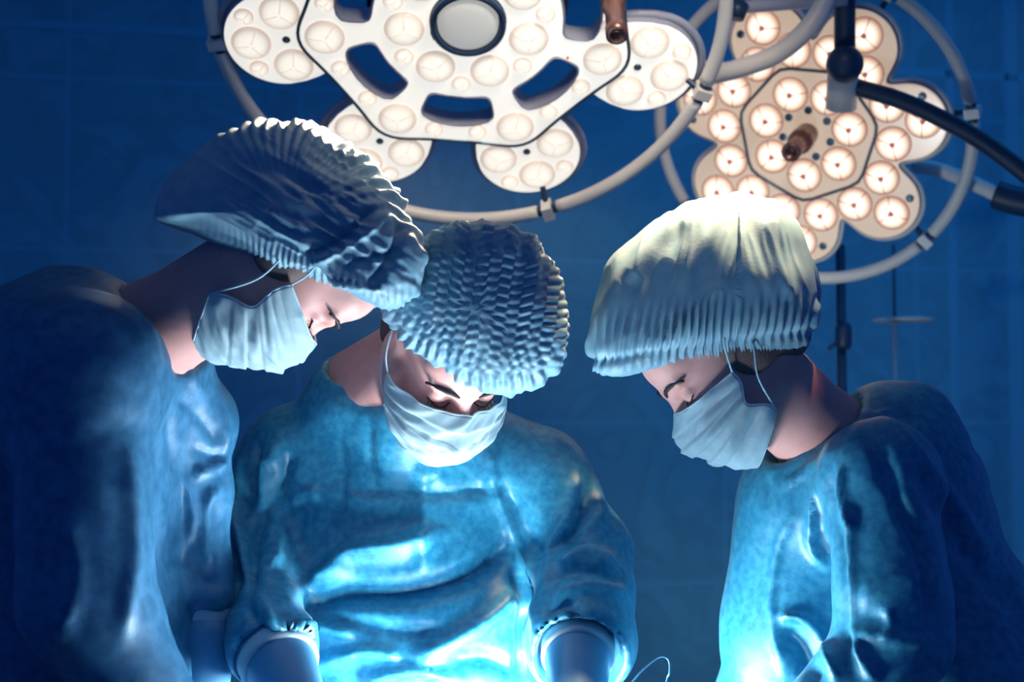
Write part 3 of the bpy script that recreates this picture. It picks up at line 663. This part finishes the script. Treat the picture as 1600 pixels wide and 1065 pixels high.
# =============== left person =================
def person_left():
    P = empty('person', (W(90, 900, 1.85)[0], W(90, 900, 1.85)[1], 0), 'person at left in profile, gowned, with bulging pleated cap, head bowed straight down', 'person')
    B = basis((0.12, -0.95, 0.22), (0.96, 0.15, 0.10)); c = W(476, 392, 1.80)
    neck_a, neck_b = W(235, 520, 1.84), W(395, 420, 1.81)
    S = SDF(W(560, 200, 1.6)-[0.75, 0.05, 1.5], W(640, 250, 2.0)+[0.1, 0.15, 0.1], 0.0045)
    head_sdf(S, c, B, 0.03); S.cone(neck_a, neck_b, 0.062, 0.060, 0.03); S.cone(W(300, 500, 1.81), W(400, 470, 1.80), 0.045, 0.045, 0.03)
    S.cone(neck_a, W(140, 700, 1.86), 0.06, 0.07, 0.03); S.cone(W(140, 700, 1.86), W(100, 1250, 1.88), 0.07, 0.10, 0.04)
    S.cone(W(285, 660, 1.94), W(302, 900, 1.93), 0.036, 0.030, 0.02); S.cone(W(302, 900, 1.93), W(314, 1060, 1.90), 0.028, 0.024, 0.02)
    S.cone(W(130, 580, 1.70), W(138, 930, 1.66), 0.042, 0.036, 0.03); S.cone(W(138, 930, 1.66), W(300, 1210, 1.70), 0.032, 0.026, 0.02)
    body = body_mesh(S, P); face_bits(c, B, body); hair(c, B, body, 1.1, 0.012)
    # gown
    G = SDF(W(-160, 300, 1.45)-[0.1, 0, 1.0], W(420, 330, 2.2)+[0.0, 0.0, 0.02], 0.006)
    G.cone(W(120, 520, 1.84), W(235, 575, 1.88), 0.082, 0.075, 0.04); G.cone(W(235, 580, 1.90), W(292, 660, 1.95), 0.07, 0.062, 0.03)
    G.cone(W(40, 600, 1.80), W(125, 590, 1.72), 0.115, 0.105, 0.05)
    G.cone(W(100, 620, 1.84), W(90, 1050, 1.86), 0.13, 0.16, 0.06); G.cone(W(90, 1050, 1.86), down(W(90, 1300, 1.88), 0.5), 0.16, 0.21, 0.06)
    G.cone(W(190, 640, 1.88), W(185, 1000, 1.88), 0.062, 0.055, 0.05)
    G.cone(W(130, 590, 1.70), W(135, 940, 1.66), 0.085, 0.072, 0.03); G.cone(W(135, 940, 1.66), W(275, 1180, 1.68), 0.070, 0.05, 0.03)
    G.cone(W(290, 660, 1.94), W(301, 760, 1.94), 0.064, 0.050, 0.02); G.cone(W(301, 760, 1.94), W(298, 860, 1.93), 0.048, 0.050, 0.02); G.cone(W(300, 870, 1.93), W(308, 925, 1.92), 0.046, 0.046, 0.02)
    G.cone(W(252, 508, 1.84), W(330, 455, 1.82), 0.069, 0.076, 0.006, True)
    G.cone(W(305, 525, 1.84), W(360, 520, 1.84), 0.036, 0.040, 0.006, True)
    G.cut(W(315, 975, 1.93)*0+np.array([0, 0, 0.42]), (0, 0, -1))
    folds = [([(240, 465), (262, 560), (262, 640), (275, 760), (262, 900)], 7, -9), ([(60, 720), (150, 650), (250, 630)], 9, 0.6), ([(60, 745), (160, 680), (260, 650)], 8, -0.6),
             ([(352, 640), (350, 720), (325, 735), (300, 745)], 8, 7, 0.5), ([(345, 760), (325, 790), (322, 850), (332, 880)], 8, 7, 0.5), ([(280, 740), (300, 800), (290, 850)], 10, 7), ([(275, 620), (310, 650), (345, 700)], 7, -4), ([(300, 700), (335, 712), (356, 705)], 6, -5), ([(275, 860), (300, 890), (340, 915)], 8, -6), ([(275, 920), (310, 925), (350, 930)], 8, 5),
             ([(272, 950), (310, 938), (352, 950)], 7, 6), ([(180, 430), (235, 480), (290, 570), (330, 640)], 6, 4), ([(100, 800), (120, 900), (90, 1000)], 16, 7), ([(200, 700), (210, 850), (190, 1000)], 14, 6)]
    gown_finish(G, P, folds, 0.0036, 7.0, 4.0, M['gown_shaded'], (1, 1, 0.6))
    # cuff and glove at the far wrist, glove at the near one
    S = SDF(W(250, 900, 1.8)-[0.08, 0.1, 0.35], W(400, 880, 2.1), 0.004); S.cone(W(309, 925, 1.92), W(312, 958, 1.915), 0.0435, 0.0425, 0.01); part_sdf('knit_cuff', S, P, M['cuff'])
    S = SDF(W(180, 930, 1.4)-[0.15, 0.1, 0.45], W(560, 900, 2.1), 0.0045)
    a, b = W(312, 998, 1.905), W(318, 1110, 1.88); S.cone(a, b, 0.045, 0.033, 0.01); hand_sdf(S, b, cam_dir(0.5, -0.6, -0.1), cam_dir(0.2, -0.8, 0.0), 1, 1.0, 0.002)
    part_sdf('glove', S, P, M['glove'])
    S = SDF(W(180, 1150, 1.5)-[0.15, 0.15, 0.35], W(560, 1080, 1.95), 0.0045); a, b = W(282, 1185, 1.68), W(345, 1240, 1.70)
    S.cone(a, b, 0.043, 0.033, 0.01); hand_sdf(S, b, cam_dir(0.8, -0.3, 0.2), cam_dir(0, -1, 0), -1, 1.0, 0.002); part_sdf('glove', S, P, M['glove'])
    mask_mesh(c, B, P, seed=1.0, zs=1.28, puff=0.012)
    out = [(246, 350), (262, 300), (300, 258), (350, 218), (405, 200), (450, 199), (500, 208), (550, 235), (597, 278), (627, 322), (641, 358), (657, 385), (660, 425), (643, 462), (605, 482), (568, 474), (560, 450), (525, 440), (480, 432), (425, 415), (370, 392), (310, 366), (268, 352)]
    def disp(th, ph, px, py, L):
        rim = np.cos(ph)**1.5; top = np.clip(np.cos(th-1.0)*1.4, 0, 1)
        r1 = 0.0045*np.sin(th*46+1.5*np.sin(ph*3)+vnoise(L*14)*2.5)*top*rim**1.6
        band = np.exp(-((py-(352+(px-260)*0.33))/26)**2)*0.0022*np.sin(px*0.62+vnoise(L*30)*3)*np.clip((px-330)/180, 0.15, 1)
        dr = 0.006*ridged(np.stack([(px+py*0.75)*0.010, (py-px*0.6)*0.045, L[:, 1]*10], 1)+2, 2)*np.clip((px-300)/150, 0.2, 1)
        return r1+band+dr*0.8+0.004*vnoise(L*22)
    cap_mesh(P, (450, 340), out, 1.80, 0.105, 0.115, disp, [([(628, 340), (622, 380), (600, 420), (575, 450)], 7, -9), ([(470, 432), (540, 446), (600, 452)], 6, 4), ([(480, 415), (545, 385), (612, 335)], 6, 6), ([(470, 400), (530, 375), (590, 320)], 6, -6), ([(540, 415), (590, 400), (625, 395)], 5, -6)])
    legs(P, P.location.x, P.location.y, (1, 0.1, 0))
    return P
# =============== centre person =================
def person_centre():
    P = empty('person', (W(620, 900, 2.12)[0], W(620, 900, 2.12)[1], 0), 'person in the middle facing the camera, gowned, head tilted down to the right', 'person')
    B = basis((0.24, -0.74, -0.55), (0.30, 0.62, -0.66)); c = W(700, 545, 1.97)
    neck_a, neck_b = W(590, 625, 2.06), W(668, 560, 2.0)
    S = SDF(W(420, 330, 1.75)-[0.1, 0, 0.95], W(960, 330, 2.3)+[0.15, 0, 0.05], 0.0045)
    head_sdf(S, c, B); S.cone(neck_a, neck_b, 0.060, 0.057, 0.03); S.cone(W(560, 600, 2.1), W(620, 560, 2.06), 0.055, 0.05, 0.03)
    S.ell(W(620, 850, 2.12), (0.13, 0.06, 0.14), None, 0.03); S.cone(W(620, 800, 2.14), W(620, 1100, 2.14), 0.07, 0.08, 0.04)
    S.cone(neck_a, W(620, 760, 2.13), 0.055, 0.06, 0.03)
    S.cone(W(850, 760, 2.12), W(915, 870, 2.06), 0.036, 0.032, 0.03); S.cone(W(915, 870, 2.06), W(902, 1060, 1.86), 0.030, 0.026, 0.02)
    S.cone(W(440, 720, 2.13), W(400, 880, 2.07), 0.036, 0.032, 0.03); S.cone(W(400, 880, 2.07), W(460, 1090, 1.82), 0.030, 0.028, 0.02)
    body = body_mesh(S, P); face_bits(c, B, body); hair(c, B, body, 1.25, -0.035)
    G = SDF(W(300, 500, 1.7)-[0.1, 0, 0.95], W(1030, 500, 2.35)+[0.12, 0, 0.02], 0.006)
    G.ell(W(625, 810, 2.12), (0.20, 0.115, 0.17), None, 0.05); G.cone(W(470, 710, 2.12), W(590, 675, 2.12), 0.078, 0.07, 0.05); G.cone(W(720, 700, 2.12), W(832, 748, 2.12), 0.07, 0.080, 0.05); G.cone(W(790, 850, 2.1), W(800, 1000, 2.08), 0.06, 0.06, 0.04)
    G.cone(W(572, 632, 2.11), W(655, 675, 2.09), 0.077, 0.077, 0.05); G.cone(W(556, 628, 2.085), W(626, 664, 2.05), 0.070, 0.073, 0.03)
    G.ell(W(615, 1000, 2.08), (0.185, 0.125, 0.2), None, 0.06); G.cone(W(540, 1000, 2.08), down(W(540, 1300, 2.1), 0.5), 0.13, 0.16, 0.06); G.cone(W(700, 1000, 2.08), down(W(700, 1300, 2.1), 0.5), 0.12, 0.16, 0.06)
    G.cone(W(852, 760, 2.10), W(912, 865, 2.06), 0.068, 0.062, 0.03); G.cone(W(912, 865, 2.06), W(915, 930, 2.0), 0.064, 0.062, 0.03); G.cone(W(915, 930, 1.99), W(906, 1000, 1.94), 0.064, 0.078, 0.02)
    G.cone(W(445, 715, 2.12), W(400, 840, 2.08), 0.066, 0.056, 0.03); G.cone(W(400, 850, 2.07), W(412, 960, 1.95), 0.058, 0.056, 0.03); G.cone(W(412, 960, 1.95), W(425, 1010, 1.88), 0.054, 0.060, 0.02)
    G.cone(W(612, 566, 2.03), W(645, 535, 1.99), 0.064, 0.075, 0.006, True); G.cone(W(572, 578, 2.07), W(592, 548, 2.07), 0.058, 0.060, 0.006, True)
    G.cone(W(905, 1010, 1.925), W(903, 1060, 1.86), 0.058, 0.07, 0.004, True); G.cone(W(428, 1022, 1.87), W(436, 1070, 1.80), 0.05, 0.06, 0.004, True)
    G.cut((0, 0, 0.42), (0, 0, -1))
    folds = [([(470, 925), (520, 890), (545, 865), (620, 850), (680, 830)], 22, 20, 0.5), ([(455, 945), (540, 925), (640, 920), (740, 890), (810, 840)], 20, -20, 0.7),
             ([(430, 975), (490, 975), (560, 990)], 12, 13, 0.6), ([(420, 950), (500, 958), (620, 985), (700, 985)], 10, -9), ([(640, 1030), (700, 1000), (760, 965), (805, 920)], 20, 17, 0.6),
             ([(480, 1040), (570, 1015), (630, 1025)], 12, 13, 0.6), ([(560, 1065), (640, 1045), (720, 1060)], 10, 14, 0.6), ([(700, 1035), (760, 1030), (810, 1050)], 12, -12),
             ([(533, 680), (534, 760), (530, 860)], 7, -5), ([(660, 735), (662, 830), (660, 900)], 12, 7), ([(575, 655), (580, 720), (590, 760)], 6, -5), ([(540, 762), (620, 768), (700, 770), (800, 760)], 8, -6), ([(650, 740), (680, 735), (690, 760)], 10, 5),
             ([(765, 700), (768, 750), (800, 830), (815, 900)], 9, 9), ([(790, 760), (830, 850), (850, 880)], 12, -10), ([(800, 880), (815, 960), (815, 1065)], 8, -12), ([(835, 860), (830, 910), (815, 960)], 12, 10),
             ([(905, 735), (890, 800), (860, 860), (850, 930)], 8, 9), ([(920, 760), (905, 820), (880, 850)], 7, -9), ([(925, 740), (940, 790), (935, 820)], 7, 7), ([(870, 880), (920, 860), (960, 880)], 8, 7), ([(865, 900), (920, 890), (975, 905)], 8, -7),
             ([(860, 935), (920, 915), (985, 930)], 9, 6), ([(850, 960), (890, 940), (900, 975)], 7, -8),
             ([(430, 690), (425, 720), (413, 725), (408, 800)], 6, 11), ([(405, 680), (398, 740), (395, 790)], 6, -9), ([(455, 700), (440, 760), (400, 850), (395, 930)], 9, -14), ([(352, 780), (375, 840), (385, 900)], 8, 14), ([(440, 760), (425, 800), (415, 850)], 7, 10), ([(380, 700), (372, 760), (362, 800)], 7, 9), ([(362, 850), (370, 900), (345, 960)], 9, -10),
             ([(395, 920), (440, 990), (500, 1040)], 8, 12), ([(385, 940), (420, 1000), (470, 1045)], 7, -10), ([(450, 790), (480, 770), (500, 775)], 9, 8), ([(440, 810), (430, 870), (400, 900)], 9, 6), ([(350, 740), (372, 770), (390, 800)], 6, -7)]
    gown_finish(G, P, folds, 0.0030, 7.5, 11.0, M['gown'], (1, 1, 1))
    for args, nm in (((W(905, 985, 1.94), W(903, 1008, 1.92), W(901, 1105, 1.80), 0.047, -1), 'r'), ((W(424, 1000, 1.90), W(430, 1022, 1.87), W(470, 1110, 1.77), 0.050, 1), 'l')):
        a, b, e, r, s = args; S = SDF(np.minimum(a, e)-[0.2, 0.25, 0.3], np.maximum(a, e)+[0.2, 0.15, 0.06], 0.004)
        S.cone(a, b, r*0.98, r*1.02, 0.006); S.cone(b, e, r, 0.036, 0.01); hand_sdf(S, e, cam_dir(-0.15*s*-1, -0.45, -0.6), cam_dir(0, -0.8, 0.4), s, 1.0, 0.002); g = part_sdf('glove', S, P, M['glove'])
        ring = MB(); ax = (e-b)/np.linalg.norm(e-b); cc = b+ax*0.012; Mx = frame_to(cc-ax*0.007, cc+ax*0.02); ring.lathe([(r*1.0, -0.004), (r*1.045, 0.0), (r*1.05, 0.02), (r*1.0, 0.026)], 40, 0, Mx); ring.build('cuff_band', M['cuff'], g)
    mask_mesh(c, B, P, seed=5.0, sx=1.18, zs=1.1, puff=0.004)
    out = [(600, 470), (612, 440), (635, 410), (655, 380), (690, 358), (740, 348), (790, 350), (835, 372), (862, 410), (880, 455), (886, 510), (878, 560), (856, 595), (815, 614), (770, 613), (725, 598), (680, 570), (645, 548), (618, 520), (602, 498)]
    def disp(th, ph, px, py, L):
        low = np.clip((py-440-(px-600)*0.25)/90, 0, 1); a = (px-745+(py-480)*0.15); rows = py+0.0012*a*a-(px-745)*0.12
        net = np.abs(np.sin(rows*0.21+1.6*np.round(a/19)+0.6*np.sin(a*0.08)))*(0.35+0.65*np.abs(np.cos(a*math.pi/38)))
        th2 = np.arctan2(py-370, px-765); puck = np.sin(th2*74+1.5*vnoise(L*25)*2)*np.abs(np.cos(rows*0.09))
        return 0.0040*net*(1-low*0.7)+0.0034*puck*low*(1-np.abs(np.sin(ph))**6)+0.003*vnoise(L*28)+0.0018*np.sin(px*0.16+vnoise(L*20))
    cap_mesh(P, (745, 482), out, 1.90, 0.075, 0.17, disp)
    legs(P, P.location.x, P.location.y, (0, -1, 0))
    return P
# =============== right person =================
def person_right():
    P = empty('person', (W(1360, 900, 1.98)[0], W(1360, 900, 1.98)[1], 0), 'person at right in profile, gowned, tall cap lit cream on top, looking down left', 'person')
    B = basis((-0.62, -0.78, -0.08), (-0.78, 0.63, 0.0)); c = W(1128, 545, 1.92)
    neck_a, neck_b = W(1300, 690, 1.97), W(1195, 575, 1.93)
    S = SDF(W(900, 300, 1.6)-[0.05, 0, 1.0], W(1600, 300, 2.2)+[0.05, 0, 0.02], 0.0045)
    head_sdf(S, c, B, 0.03); S.cone(neck_a, neck_b, 0.058, 0.052, 0.03); S.cone(W(1258, 690, 1.95), W(1190, 620, 1.93), 0.042, 0.04, 0.03)
    S.cone(neck_a, W(1340, 800, 1.98), 0.06, 0.07, 0.03); S.cone(W(1340, 800, 1.98), W(1350, 1150, 1.98), 0.07, 0.09, 0.04)
    S.cone(W(1380, 745, 1.86), W(1398, 970, 1.81), 0.038, 0.032, 0.03); S.cone(W(1398, 970, 1.81), W(1200, 1190, 1.76), 0.028, 0.025, 0.02)
    S.cone(W(1255, 800, 2.1), W(1236, 1000, 2.12), 0.036, 0.032, 0.03); S.cone(W(1230, 1000, 2.12), W(1100, 1180, 1.95), 0.036, 0.028, 0.02)
    body = body_mesh(S, P); face_bits(c, B, body); hair(c, B, body, 1.0, 0.008)
    G = SDF(W(1080, 560, 1.6)-[0.05, 0, 1.0], W(1700, 560, 2.35)+[0.1, 0, 0.02], 0.006)
    G.cone(W(1262, 800, 2.0), W(1255, 1000, 2.0), 0.098, 0.105, 0.05); G.cone(W(1255, 1000, 2.0), down(W(1280, 1300, 2.0), 0.5), 0.10, 0.16, 0.05)
    G.cone(W(1225, 765, 1.99), W(1300, 720, 1.97), 0.045, 0.05, 0.03)
    G.cone(W(1310, 760, 1.97), W(1385, 738, 1.98), 0.095, 0.100, 0.05); G.cone(W(1385, 738, 1.98), W(1405, 800, 1.98), 0.100, 0.108, 0.05)
    G.cone(W(1405, 800, 1.98), W(1485, 1060, 1.98), 0.105, 0.155, 0.06); G.cone(W(1485, 1060, 1.98), down(W(1460, 1300, 1.98), 0.5), 0.155, 0.18, 0.06)
    G.cone(W(1385, 655, 1.98), W(1438, 650, 1.99), 0.034, 0.034, 0.05)
    G.cone(W(1375, 750, 1.84), W(1392, 930, 1.80), 0.078, 0.066, 0.03); G.cone(W(1392, 930, 1.80), W(1400, 1000, 1.79), 0.066, 0.064, 0.03); G.cone(W(1400, 1000, 1.79), W(1265, 1150, 1.77), 0.064, 0.054, 0.03)
    G.cone(W(1252, 800, 2.10), W(1235, 1000, 2.12), 0.062, 0.055, 0.03); G.cone(W(1235, 1000, 2.12), W(1130, 1160, 2.0), 0.055, 0.05, 0.03)
    G.cone(W(1290, 665, 1.97), W(1230, 610, 1.94), 0.062, 0.072, 0.006, True); G.cone(W(1235, 688, 1.96), W(1200, 640, 1.94), 0.044, 0.055, 0.006, True)
    G.cut((0, 0, 0.42), (0, 0, -1))
    folds = [([(1285, 720), (1275, 790), (1268, 850), (1290, 880)], 8, 13, 0.6), ([(1300, 730), (1298, 800), (1318, 860), (1325, 960), (1335, 1060)], 8, -9), ([(1315, 730), (1320, 790), (1340, 830)], 7, 9, 0.5),
             ([(1330, 790), (1328, 900), (1330, 980), (1345, 1030)], 7, 10), ([(1240, 680+120), (1215, 860), (1205, 960), (1230, 1065)], 7, 5), ([(1215, 960), (1255, 965), (1285, 1000), (1310, 1065)], 8, 13, 0.5), ([(1220, 985), (1250, 1010), (1275, 1065)], 14, -14),
             ([(1165, 770), (1150, 830), (1145, 900)], 6, 4), ([(1225, 760), (1260, 735), (1300, 700)], 6, 5), ([(1200, 745), (1200, 790)], 5, -4), ([(1380, 690), (1405, 790), (1440, 860), (1460, 990)], 8, -10), ([(1370, 640), (1420, 690), (1490, 780), (1540, 860)], 8, 5), ([(1430, 720), (1500, 850), (1580, 950)], 14, -9),
             ([(1340, 940), (1400, 905), (1440, 900)], 12, 4), ([(1330, 985), (1400, 1000), (1450, 1000)], 8, 6), ([(1330, 1010), (1350, 1040), (1370, 1065)], 8, 8), ([(1385, 950), (1390, 980), (1380, 1000)], 5, 6), ([(1345, 960), (1400, 970), (1440, 950)], 10, -3), ([(1320, 640), (1370, 650), (1400, 640)], 6, 4), ([(1340, 660), (1370, 700), (1380, 760)], 10, -6)]
    gown_finish(G, P, folds, 0.0040, 7.0, 23.0, M['gownr'], (1, 1, 0.7))
    for a, b, s in ((W(1262, 1150, 1.77), W(1200, 1200, 1.76), 1), (W(1135, 1160, 2.0), W(1090, 1200, 1.95), -1)):
        S = SDF(np.minimum(a, b)-[0.22, 0.2, 0.2], np.maximum(a, b)+[0.1, 0.15, 0.1], 0.0045); S.cone(a, b, 0.042, 0.032, 0.01); hand_sdf(S, b, cam_dir(-0.8, -0.3, 0.1), cam_dir(0, -1, 0), s, 0.9, 0.002); part_sdf('glove', S, P, M['glove'])
    mask_mesh(c, B, P, seed=9.0, zs=1.05, puff=0.004)
    out = [(921, 555), (923, 500), (935, 455), (960, 405), (995, 370), (1040, 340), (1085, 318), (1125, 308), (1170, 308), (1205, 322), (1235, 350), (1252, 385), (1265, 425), (1270, 465), (1268, 500), (1250, 530), (1215, 545), (1170, 550), (1110, 556), (1050, 562), (1000, 578), (965, 586), (935, 580)]
    def disp(th, ph, px, py, L):
        t = py-(588-(px-930)*0.14); band = np.exp(-((t+48)/32)**2); edge = np.exp(-((t+12)/9)**2)
        pk = 0.0062*np.sin(px*0.47+3.2*vnoise(L*22)+(py*0.06))*band*(0.45+0.75*np.exp(-((px-1070)/60)**2)+0.4*vnoise(L*12))
        e2 = 0.0022*np.sin(px*1.25)*edge+0.004*edge-0.004*np.exp(-((t+24)/7)**2)
        tf = np.clip((470-py)/100, 0, 1)
        st = 0.0045*ridged(np.stack([(px-1155+(py-300)*-0.25*np.sign(px-1155))*0.034, py*0.006, L[:, 1]*8], 1)+5, 2)*(0.35+0.65*tf)
        return pk+e2+st+0.003*vnoise(L*24)
    cap_mesh(P, (1105, 450), out, 1.92, 0.11, 0.115, disp, [([(1200, 330), (1210, 400), (1235, 470)], 12, 5), ([(1085, 330), (1020, 380), (975, 440)], 14, 4)])
    # gathered tail of the cap at the back of the head
    T = MB(); 
    for pts, r in (([(1248, 380, 1.93), (1266, 425, 1.92), (1276, 462, 1.92), (1262, 500, 1.92)], (0.012, 0.017, 0.010, 0.004)), ([(1240, 370, 1.95), (1256, 430, 1.96), (1262, 480, 1.95), (1254, 522, 1.94)], (0.014, 0.016, 0.012, 0.004))):
        q = crv([W(*p) for p in pts], 8); T.tube(q, np.interp(np.linspace(0, 3, len(q)), [0, 1, 2, 3], r), 14, flat=0.6)
    T.build('cap_tail', M['cap'], P)
    legs(P, P.location.x, P.location.y, (-1, 0, 0))
    return P
for f in (person_left, person_centre, person_right): f()
# thin cord looped up at the bottom edge of the picture
mb = MB(); mb.tube(crv([W(985, 1068, 1.86), W(1005, 1045, 1.86), W(1030, 1026, 1.86), W(1044, 1030, 1.86), W(1046, 1050, 1.86), W(1040, 1085, 1.86), down(W(1035, 1160, 1.80), 0.83)], 10), 0.0012, 8)
tag(mb.build('suction_cord', M['glove']), 'thin blue cord looping up beside the middle person\'s gloved wrist', 'cord')
